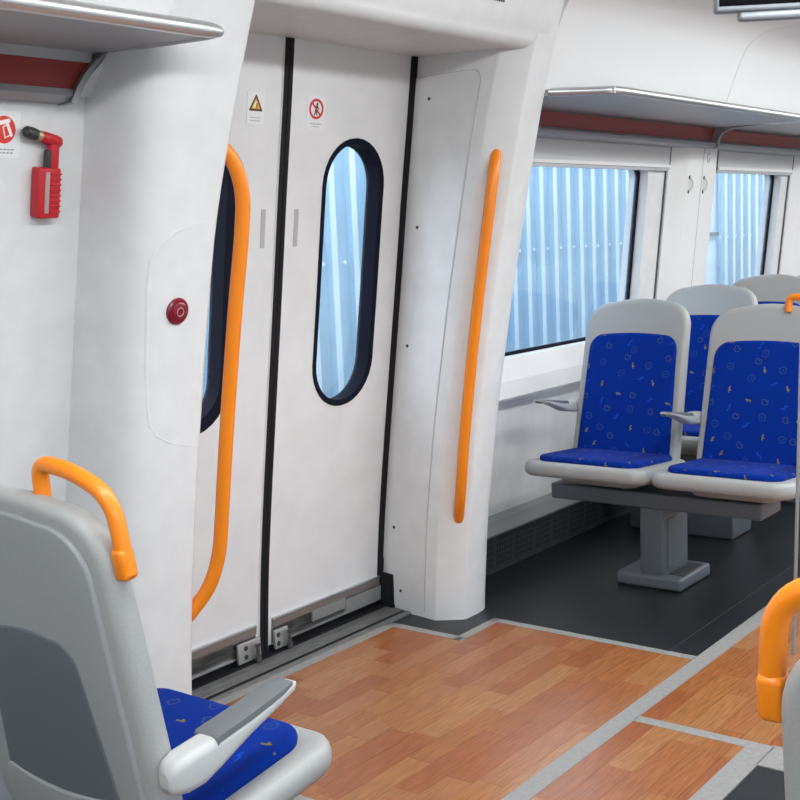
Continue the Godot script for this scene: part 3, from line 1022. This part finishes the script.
func back_outline(hw0: float, hw1: float, y0: float, y1: float, rt: float, rb: float, crown: float) -> PackedVector2Array:
	var o := PackedVector2Array()
	var n := 8
	for k in n + 1:
		var an := PI / 2 * k / n
		o.append(Vector2(hw1 - rt + rt * cos(an), y1 - rt + rt * sin(an)))
	for k in range(1, 6):
		var z := lerpf(hw1 - rt, -(hw1 - rt), k / 6.0)
		o.append(Vector2(z, y1 + crown * (1 - pow(z / (hw1 - rt), 2))))
	for k in n + 1:
		var an := PI / 2 + PI / 2 * k / n
		o.append(Vector2(-(hw1 - rt) + rt * cos(an), y1 - rt + rt * sin(an)))
	for k in range(1, 6): o.append(Vector2(-lerpf(hw1, hw0, k / 6.0), lerpf(y1 - rt, y0 + rb, k / 6.0)))
	for k in n + 1:
		var an := PI + PI / 2 * k / n
		o.append(Vector2(-(hw0 - rb) + rb * cos(an), y0 + rb + rb * sin(an)))
	for k in n + 1:
		var an := PI * 1.5 + PI / 2 * k / n
		o.append(Vector2(hw0 - rb + rb * cos(an), y0 + rb + rb * sin(an)))
	for k in range(1, 6): o.append(Vector2(lerpf(hw0, hw1, k / 6.0), lerpf(y0 + rb, y1 - rt, k / 6.0)))
	return o

func back_map(w0: float) -> Callable:
	return func(u: float, v: float, w: float) -> Vector3: return Vector3(back_x(v) + w0 + w + 0.25 * u * u - 0.012 + 0.03 * pow(maxf(0.0, v - 0.9) / 0.17, 2) * -0.35, v, u)

func make_seat(at: Vector3, turn: float, label: String, arms: Array, handle: float, group: String, rear := false, dy := 0.055):
	recline = 0.25 if dy > 0.0 else 0.17
	var t := thing("passenger_seat", label, "seat", at, group)
	t.rotation.y = turn
	var mb := MB.new()
	mb.pad(back_outline(0.235, 0.226, 0.40, (1.028 if dy > 0.0 else 1.015) + dy, 0.10, 0.05, 0.014), back_map(-0.05), 0.052, 0.02)
	var sh := part("back_shell", mb, M.seat_plastic, t, "light grey plastic back shell")
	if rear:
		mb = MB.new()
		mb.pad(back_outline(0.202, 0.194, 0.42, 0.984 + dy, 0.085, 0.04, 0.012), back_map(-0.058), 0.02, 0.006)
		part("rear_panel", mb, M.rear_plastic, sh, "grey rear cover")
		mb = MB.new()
		mb.pad(back_outline(0.152, 0.122, 0.47, 0.785, 0.05, 0.02, 0.008), back_map(-0.0605), 0.02, 0.004)  # the hollow's shade is painted by the darker material
		part("knee_shade_panel", mb, M.knee_shade, sh, "knee recess with its shade painted as dark grey")
		mb = MB.new()
		mb.pad(back_outline(0.168, 0.158, 0.43, 0.512, 0.02, 0.02, -0.016), back_map(-0.064), 0.02, 0.004)
		part("pocket_lip", mb, M.rear_plastic, sh)
	mb = MB.new()
	mb.pad(back_outline(0.204, 0.192, 0.455, 0.902 + dy, 0.06, 0.02, 0.006), back_map(-0.004), 0.024, 0.012, 0.006)
	part("back_cushion", mb, M.fabric, t, "dark blue patterned fabric back cushion")
	# seat pan
	var fw := 0.06 if dy > 0.0 else 0.0
	var pan := rr(0.035 + fw / 2, 0, 0.39 + fw, 0.53, 0.065)
	var rake := func(u: float) -> float: return 0.075 * clampf(u + 0.10, 0.0, 0.5) if dy > 0.0 else 0.13 * clampf(u + 0.10, 0.0, 0.5) - 0.018
	mb = MB.new()
	mb.pad(pan, func(u, v, w): return Vector3(u, 0.412 + w + rake.call(u), v), 0.06, 0.025)
	part("seat_pan", mb, M.seat_plastic, t, "light grey plastic seat pan")
	var cu := rr(0.03 + fw / 2, 0, 0.325 + fw, 0.43, 0.06)
	mb = MB.new()
	mb.pad(cu, func(u, v, w): return Vector3(u, 0.464 + w + rake.call(u), v), 0.03, 0.014, 0.004)
	part("seat_cushion", mb, M.fabric, t, "blue patterned fabric seat cushion")
	mb = MB.new()
	mb.pad(rr(0.03, 0, 0.30, 0.34, 0.05), func(u, v, w): return Vector3(u * (0.86 + w * 3.0), 0.376 + w + rake.call(u), v * (0.9 + w * 2.0)), 0.044, 0.012)
	part("under_tray", mb, M.seat_plastic, t)
	for s in arms:
		var z: float = s * 0.256
		mb = MB.new()
		var rings := []
		for q in [[-0.192, 0.560, 0.584, 0.009], [-0.188, 0.550, 0.594, 0.018], [-0.180, 0.547, 0.602, 0.023], [-0.160, 0.544, 0.608, 0.027], [-0.125, 0.546, 0.612, 0.027], [-0.09, 0.560, 0.615, 0.028], [-0.02, 0.589, 0.625, 0.027], [0.06, 0.618, 0.639, 0.025], [0.092, 0.626, 0.643, 0.020], [0.104, 0.633, 0.640, 0.012]]:
			q[1] += dy + (0.034 if dy > 0.0 else 0.0); q[2] += dy + (0.020 if dy > 0.0 else 0.0)
			if dy > 0.0 and q[0] > -0.1: q[0] += 0.045
			var ring := PackedVector3Array()
			for p in rr(0, 0, q[3] * 2, q[2] - q[1], minf(0.016, (q[2] - q[1]) * 0.4), 5):
				ring.append(Vector3(q[0], (q[1] + q[2]) / 2 + p.y, z + p.x))
			rings.append(ring)
		mb.loft(rings, true, true, true, 60.0)
		var ar := part("armrest", mb, M.armrest_plastic, t, "folding grey armrest")
		mb = MB.new()
		rings = []
		for q in [[-0.10, 0.614, 0.0275], [-0.095, 0.6185, 0.0275], [-0.02, 0.6295, 0.0265], [0.06, 0.6435, 0.0245], [0.088, 0.6465, 0.019], [0.094, 0.643, 0.012]]:
			q[1] += dy + (0.020 if dy > 0.0 else 0.0)
			if dy > 0.0: q[0] += 0.045
			rings.append(PackedVector3Array([Vector3(q[0], q[1] - 0.012, z + q[2]), Vector3(q[0], q[1] - 0.001, z + q[2]), Vector3(q[0], q[1], z + q[2] - 0.003), Vector3(q[0], q[1], z - q[2] + 0.003), Vector3(q[0], q[1] - 0.001, z - q[2]), Vector3(q[0], q[1] - 0.012, z - q[2])]))
		mb.loft(rings, true, true, true, 60.0)
		part("armrest_pad", mb, M.armrest_pad, ar, "darker grey top pad")
	if handle != 0.0:
		var bx := func(y: float) -> float: return back_x(y) - 0.024
		var pts := [Vector3(bx.call(1.02), 1.015 + dy, handle * 0.075), Vector3(bx.call(1.04), 1.072 + dy, handle * 0.075), Vector3(bx.call(1.04), 1.066 + dy, handle * 0.155), Vector3(bx.call(1.0) + 0.004, 1.030 + dy, handle * 0.232), Vector3(bx.call(0.93) + 0.002, 0.93 + dy, handle * 0.241), Vector3(bx.call(0.91) + 0.002, 0.910 + dy, handle * 0.241)]
		mb = MB.new()
		var path := round_path([pts[0], pts[1], pts[2], pts[3], pts[5]], 0.042, 8)
		mb.tube(path, 0.0135, 16)
		var hd := part("grab_loop", mb, M.orange, t, "orange plastic grab loop")
		mb = MB.new()
		mb.rbox(Vector3(bx.call(0.925) + 0.002, 0.927 + dy, handle * 0.237), Vector3(0.029, 0.052, 0.028), 0.008, Basis(Vector3(0, 0, 1), 0.17))
		part("mounting_foot", mb, M.orange, hd)
		mb = MB.new()
		mb.lathe(Vector3(bx.call(0.92) + 0.003, 0.923 + dy, handle * 0.2505), Vector3(0, 0, handle), [Vector2(0.006, 0), Vector2(0.006, 0.0015), Vector2(0.0035, 0.0015), Vector2(0.003, 0.001)], 12)
		part("screw", mb, M.rail_metal, hd)
	return t

func seat_frame(x: float, z: float, label: String, box: bool, drop := 0.0):
	var t := thing("seat_pedestal", label, "seat frame", Vector3(x, 0, z), "floor pedestals of the seats")
	var mb := MB.new()
	mb.rbox(Vector3(0.0, 0.340 - drop, 0), Vector3(0.20, 0.062, 0.88), 0.008)
	part("cross_beam", mb, M.frame_steel, t)
	if not box:
		mb = MB.new()
		mb.rbox(Vector3(0.02, 0.178 - drop / 2, -0.0), Vector3(0.23, 0.266 - drop, 0.10), 0.01)
		part("post", mb, M.frame_steel, t)
		mb = MB.new()
		mb.rbox(Vector3(0.02, 0.165, 0.05), Vector3(0.16, 0.20, 0.012), 0.004)
		part("post_cover", mb, M.frame_steel, t)
		mb = MB.new()
		mb.rbox(Vector3(0.015, 0.026, -0.002), Vector3(0.285, 0.05, 0.275), 0.012)
		var b := part("base", mb, M.frame_steel, t)
		mb = MB.new()
		mb.rbox(Vector3(0.02, 0.051, 0.092), Vector3(0.19, 0.006, 0.06), 0.002)
		part("foot_pad", mb, M.heater_dark, b)
	else:
		mb = MB.new()
		mb.rbox(Vector3(0.0, 0.156, -0.1), Vector3(0.22, 0.309, 0.5), 0.01)
		part("equipment_box", mb, M.frame_steel, t)

func build_seats():
	var g := "blue upholstered passenger seats"
	make_seat(Vector3(1.355, 0, -1.648), 0.0, "grey seat seen from behind, beside the red-button pillar, with orange grab loop", [1.0], 1.0, g, true, 0.0)
	make_seat(Vector3(1.355, 0, -0.180), 0.0, "grey seat across the aisle from the red-button pillar, with orange grab loop", [], -1.0, g, true, 0.0)
	make_seat(Vector3(4.24, 0, -2.212), PI, "blue seat under the wide window, first behind the door pillar, facing the doors", [1.0], 0.0, g)
	make_seat(Vector3(4.24, 0, -1.668), PI, "blue aisle seat on the pedestal, facing the doors, with two armrests and orange loop", [1.0, -1.0], -1.0, g, false, 0.035)
	make_seat(Vector3(4.98, 0, -2.222), PI, "blue window seat in the second row, half hidden behind the front pair", [], 0.0, g, false, 0.07)
	make_seat(Vector3(5.78, 0, -2.24), PI, "grey headrest of the third-row window seat by the second window", [], 0.0, g, false, 0.075)
	make_seat(Vector3(6.62, 0, -2.215), PI, "seat top in the fourth row, mostly hidden behind the third row", [], 0.0, g)
	seat_frame(4.265, -2.02, "grey steel pedestal and beam carrying the two front blue seats", false)
	seat_frame(5.07, -2.16, "grey box and beam under the second-row seat", true)
	seat_frame(5.87, -2.16, "grey box and beam under the third-row seat", true)
	seat_frame(6.71, -2.16, "grey box and beam under the fourth-row seat", true)
	seat_frame(1.30, -1.95, "grey steel pedestal under the near seat by the red-button pillar", false, 0.024)
	seat_frame(1.30, 0.05, "grey steel pedestal under the seat across the aisle", false, 0.024)

# ------------------------------------------------------------------ small fittings
func sticker(called: String, label: String, xa: float, xb: float, ya: float, yb: float, zf: Callable, tex: Texture2D):
	var im := StandardMaterial3D.new()
	im.resource_name = called + "_print"
	im.albedo_texture = tex
	im.roughness = 0.4
	im.cull_mode = BaseMaterial3D.CULL_DISABLED
	var st := SurfaceTool.new()
	st.begin(Mesh.PRIMITIVE_TRIANGLES)
	var z0: float = zf.call(ya) + 0.0012
	var z1: float = zf.call(yb) + 0.0012
	var nn := Vector3(0, -(z1 - z0), yb - ya).normalized()
	var p := [Vector3(xa, ya, z0), Vector3(xb, ya, z0), Vector3(xb, yb, z1), Vector3(xa, yb, z1)]
	var uv := [Vector2(0, 1), Vector2(1, 1), Vector2(1, 0), Vector2(0, 0)]
	for k in [0, 2, 1, 0, 3, 2]:
		st.set_normal(nn); st.set_uv(uv[k]); st.add_vertex(p[k])
	# edges, so that the label has a thickness
	for k in 4:
		var a: Vector3 = p[k]
		var b: Vector3 = p[(k + 1) % 4]
		var o := Vector3(0, 0, -0.0011)
		for e in [a, b, b + o, a, b + o, a + o]:
			st.set_normal((b - a).cross(Vector3(0, 0, 1)).normalized()); st.set_uv(Vector2(0.01, 0.01)); st.add_vertex(e)
	var t := thing(called, label, "sticker")
	part("label", st.commit(), im, t)

func print_lines(u: float, v: float, v0: float, sd: int) -> bool:
	if absf(v - v0) > 0.014: return false
	return absf(u - 0.5) < 0.30 and (int(u * 40) * 7 + sd) % 5 != 0

func build_stickers():
	var paper := Color(0.90, 0.90, 0.90)
	var ink := Color(0.62, 0.62, 0.62)
	sticker("warning_sticker", "white sticker with a yellow warning triangle on the door leaf", 2.632, 2.705, 1.744, 1.836, door_z, picture(96, 128, func(u, v):
		var p := Vector2(u, v * 1.3)
		var a := Vector2(0.5, 0.13)
		var b := Vector2(0.14, 0.74)
		var c := Vector2(0.86, 0.74)
		var inside := Geometry2D.point_is_inside_triangle(p, a, b, c)
		var d := minf(near_seg(p, a, b), minf(near_seg(p, b, c), near_seg(p, c, a)))
		if inside or d < 0.03:
			if d < 0.055: return Color(0.28, 0.17, 0.06)
			if near_seg(p, Vector2(0.40, 0.62), Vector2(0.50, 0.42)) < 0.05: return Color(0.93, 0.90, 0.75)
			if near_seg(p, Vector2(0.56, 0.62), Vector2(0.56, 0.45)) < 0.025: return Color(0.3, 0.2, 0.08)
			return Color(0.90, 0.66, 0.18)
		if print_lines(u, v, 0.80, 1) or print_lines(u, v, 0.90, 3): return ink
		return paper))
	sticker("prohibition_sticker", "white sticker with a red crossed-out standing figure on the door leaf", 2.897, 2.985, 1.738, 1.842, door_z, picture(96, 128, func(u, v):
		var p := Vector2(u, v * 1.3)
		var c := Vector2(0.5, 0.50)
		var r := p.distance_to(c)
		if absf(r - 0.34) < 0.05: return Color(0.78, 0.10, 0.13)
		if r < 0.34 and near_seg(p, c + Vector2(-0.24, -0.24), c + Vector2(0.24, 0.24)) < 0.04: return Color(0.78, 0.10, 0.13)
		if p.distance_to(Vector2(0.55, 0.30)) < 0.05 or near_seg(p, Vector2(0.53, 0.38), Vector2(0.48, 0.56)) < 0.05 or near_seg(p, Vector2(0.48, 0.56), Vector2(0.42, 0.72)) < 0.03 or near_seg(p, Vector2(0.50, 0.56), Vector2(0.55, 0.72)) < 0.03 or near_seg(p, Vector2(0.55, 0.40), Vector2(0.63, 0.50)) < 0.025: return Color(0.12, 0.12, 0.13)
		if print_lines(u, v, 0.83, 2) or (absf(u - 0.5) < 0.2 and print_lines(u, v, 0.91, 4)): return ink
		return paper))
	sticker("hammer_sticker", "white sticker with a red disc and white hammer sign beside the red hammer", 1.628, 1.707, 1.608, 1.711, panel_z, picture(96, 128, func(u, v):
		var p := Vector2(u, v * 1.3)
		var r := p.distance_to(Vector2(0.46, 0.52))
		if r < 0.38:
			var w := near_seg(p, Vector2(0.33, 0.34), Vector2(0.60, 0.27)) < 0.06 or near_seg(p, Vector2(0.55, 0.32), Vector2(0.70, 0.66)) < 0.05 or near_seg(p, Vector2(0.42, 0.44), Vector2(0.50, 0.74)) < 0.018 or near_seg(p, Vector2(0.50, 0.74), Vector2(0.68, 0.66)) < 0.018 or near_seg(p, Vector2(0.42, 0.44), Vector2(0.52, 0.40)) < 0.018
			return Color(0.95, 0.93, 0.92) if w else Color(0.85, 0.24, 0.20)
		if print_lines(u, v, 0.82, 1) or print_lines(u, v, 0.89, 3): return ink
		return paper))

func build_hammer():
	var z := panel_z(1.55)
	var t := thing("emergency_hammer", "red emergency hammer with a black tip in its red wall holder", "hammer", Vector3(1.772, 1.473, panel_z(1.473)))
	var tilt := Basis(Vector3(1, 0, 0), atan(0.2011))
	t.basis = tilt
	var mb := MB.new()
	mb.rbox(Vector3(-0.001, 0.062, 0.017), Vector3(0.062, 0.118, 0.034), 0.006)
	var h := part("holder", mb, M.red_plastic, t, "red ribbed plastic holder")
	mb = MB.new()
	mb.rbox(Vector3(-0.010, 0.064, 0.0345), Vector3(0.012, 0.096, 0.004), 0.0015)
	part("clear_strip", mb, M.clear_strip, h)
	for k in 8:
		mb = MB.new()
		mb.rbox(Vector3(0.014, 0.020 + k * 0.0125, 0.0345), Vector3(0.030, 0.005, 0.005), 0.002)
		part("rib", mb, M.red_plastic, h)
	mb = MB.new()
	mb.rbox(Vector3(0.013, 0.148, 0.020), Vector3(0.026, 0.075, 0.022), 0.008)
	part("grip", mb, M.red_plastic, t)
	mb = MB.new()
	mb.rbox(Vector3(0.000, 0.138, 0.020), Vector3(0.018, 0.048, 0.018), 0.006)
	part("rubber_insert", mb, M.dark_metal, t)
	var ax := Vector3(-1, 0.24, 0).normalized()
	mb = MB.new()
	mb.lathe(Vector3(0.026, 0.180, 0.020), ax, [Vector2(0.008, -0.008), Vector2(0.013, -0.003), Vector2(0.0145, 0.004), Vector2(0.0145, 0.036), Vector2(0.012, 0.052)], 16)
	part("head", mb, M.red_plastic, t)
	mb = MB.new()
	mb.lathe(Vector3(0.026, 0.180, 0.020), ax, [Vector2(0.012, 0.050), Vector2(0.013, 0.052), Vector2(0.013, 0.062), Vector2(0.012, 0.064)], 16)
	part("collar", mb, M.brass, t, "brass collar")
	mb = MB.new()
	mb.lathe(Vector3(0.026, 0.180, 0.020), ax, [Vector2(0.0135, 0.063), Vector2(0.0145, 0.075), Vector2(0.013, 0.092), Vector2(0.003, 0.101)], 8)
	part("striking_tip", mb, M.dark_metal, t, "black faceted tip")

func build_button():
	var y := 1.234
	var sl := atan((pillar_z(1.3) - pillar_z(1.17)) / 0.13)
	var t := thing("stop_button", "round dark red button on the white near pillar", "button", Vector3(2.024, y, pillar_z(y)))
	var ax := Vector3(0, -sin(sl), cos(sl))
	var mb := MB.new()
	mb.lathe(Vector3.ZERO, ax, [Vector2(0.034, -0.004), Vector2(0.034, 0.004), Vector2(0.030, 0.008), Vector2(0.025, 0.008)], 28)
	part("bezel", mb, M.button_red, t)
	mb = MB.new()
	mb.lathe(Vector3.ZERO, ax, [Vector2(0.024, 0.006), Vector2(0.024, 0.0095), Vector2(0.020, 0.0115), Vector2(0.014, 0.0125)], 28)
	part("cap", mb, M.button_red, t)
	mb = MB.new()
	var u := Vector3(1, 0, 0)
	var w := ax.cross(u)
	var pts := PackedVector3Array()
	for k in 19:
		var an := TAU * k / 18.0
		pts.append(ax * 0.0125 + (u * cos(an) + w * sin(an)) * 0.0105)
	mb.tube(pts, 0.0013, 6, false)
	part("ring_mark", mb, M.clear_strip, t)

func build_monitor():
	var t := thing("ceiling_monitor", "black flat screen with silver frame hanging from the ceiling", "monitor", Vector3(3.106, 1.94, -1.30))
	var d := Vector3(0.55, 0, 0.835).normalized()
	t.basis = Basis(d, Vector3.UP, d.cross(Vector3.UP))
	var mb := MB.new()
	# local x along the screen, z away from or towards the viewer
	mb.rbox(Vector3(0.22, 0.125, -0.022), Vector3(0.44, 0.25, 0.045), 0.008)
	part("case", mb, M.monitor_frame, t)
	for sg in [1.0]:
		mb = MB.new()
		mb.rbox(Vector3(0.22, 0.132, 0.0005 * sg), Vector3(0.424, 0.236, 0.004), 0.001)
		part("screen", mb, M.screen, t, "black glossy screen")
	mb = MB.new()
	mb.rbox(Vector3(0.26, -0.012, -0.02), Vector3(0.40, 0.024, 0.034), 0.01)
	part("bracket_bar", mb, M.monitor_frame, t)
	mb = MB.new()
	mb.rbox(Vector3(0.22, 0.235, -0.055), Vector3(0.10, 0.05, 0.03), 0.006)
	part("ceiling_mount", mb, M.monitor_frame, t)

func build_post():
	var t := thing("support_post", "slim light grey upright post at the edge of the aisle", "post", Vector3(3.706, 0.003, -1.30))
	var mb := MB.new()
	mb.tube(PackedVector3Array([Vector3(0, 0.0, 0), Vector3(0, 1.1, 0.0235), Vector3(0, 2.19, 0.0465)]), 0.006, 12)
	part("pole", mb, M.rail_grey, t)

func build_outside():
	var gm := MB.new()
	gm.rbox(Vector3(5, -1.1, 0), Vector3(60, 0.2, 60), 0.01)
	var g := struct("ground", "grey gravel ground outside the carriage", "ground")
	part("gravel_bed", gm, M.gravel, g)
	var t := thing("corrugated_fence", "pale blue corrugated metal fence standing outside the windows", "fence")
	var pitch := 0.163
	var prof := PackedVector2Array()
	for k in 6:
		var b := k * pitch
		for q in [[0.0, 0.0], [0.052, 0.0], [0.062, 0.03], [0.101, 0.03], [0.111, 0.0]]: prof.append(Vector2(b + q[0], q[1]))
	prof.append(Vector2(6 * pitch - 0.0005, 0.0))
	var mb := MB.new()
	var lo := PackedVector3Array()
	var hi := PackedVector3Array()
	for p in prof:
		lo.append(Vector3(p.x, -1.0, p.y)); hi.append(Vector3(p.x, 3.0, p.y))
	var rings := [lo, hi]
	mb.loft(rings, false, false, false, 5.0)
	var back := []
	for r in rings:
		var rb := PackedVector3Array()
		for p in r: rb.append(p - Vector3(0, 0, 0.004))
		back.append(rb)
	mb.loft(back, false, false, false, 5.0)
	var me := mb.done()
	mb = MB.new()
	mb.rbox(Vector3(0.0815, 1.0, 0.032), Vector3(0.040, 4.0, 0.004), 0.001)
	var rib := mb.done()
	mb = MB.new()
	mb.lathe(Vector3.ZERO, Vector3(0, 0, 1), [Vector2(0.011, 0), Vector2(0.011, 0.004), Vector2(0.007, 0.008)], 8)
	var screw := mb.done()
	var x := 4.45 - 0.08 - 6 * pitch * 2
	for k in 14:
		var xs := x + k * 6 * pitch
		if k > 5: xs += 0.89
		var o := part("metal_sheet", me, M.fence_blue, t)
		o.position = Vector3(xs, 0, -3.83)
		for i in 6:
			part("rib_cap", rib, M.fence_pale, t, "pale raised rib").position = Vector3(xs + i * pitch, 0, -3.83)
			part("screw", screw, M.screw_white, t).position = Vector3(xs + i * pitch + 0.026, 1.27, -3.829)
	mb = MB.new()
	mb.rbox(Vector3(8.72, 1.0, -3.86), Vector3(1.0, 4.0, 0.02), 0.002)
	part("filler_panel", mb, M.fence_pale, t, "pale panel in a gap of the fence")
	mb = MB.new()
	mb.rbox(Vector3(8.72, 1.30, -3.835), Vector3(0.89, 0.028, 0.03), 0.004)
	part("cross_rail", mb, M.dark_metal, t, "dark horizontal rail")

func _ready():
	make_materials()
	set_view()
	ceiling_lights()
	build_floor()
	build_sill()
	build_ceiling()
	build_walls()
	build_pillars()
	build_doors()
	build_racks()
	build_bay()
	build_outside()
	build_seats()
	door_handles()
	build_stickers()
	build_hammer()
	build_button()
	build_monitor()
	build_post()
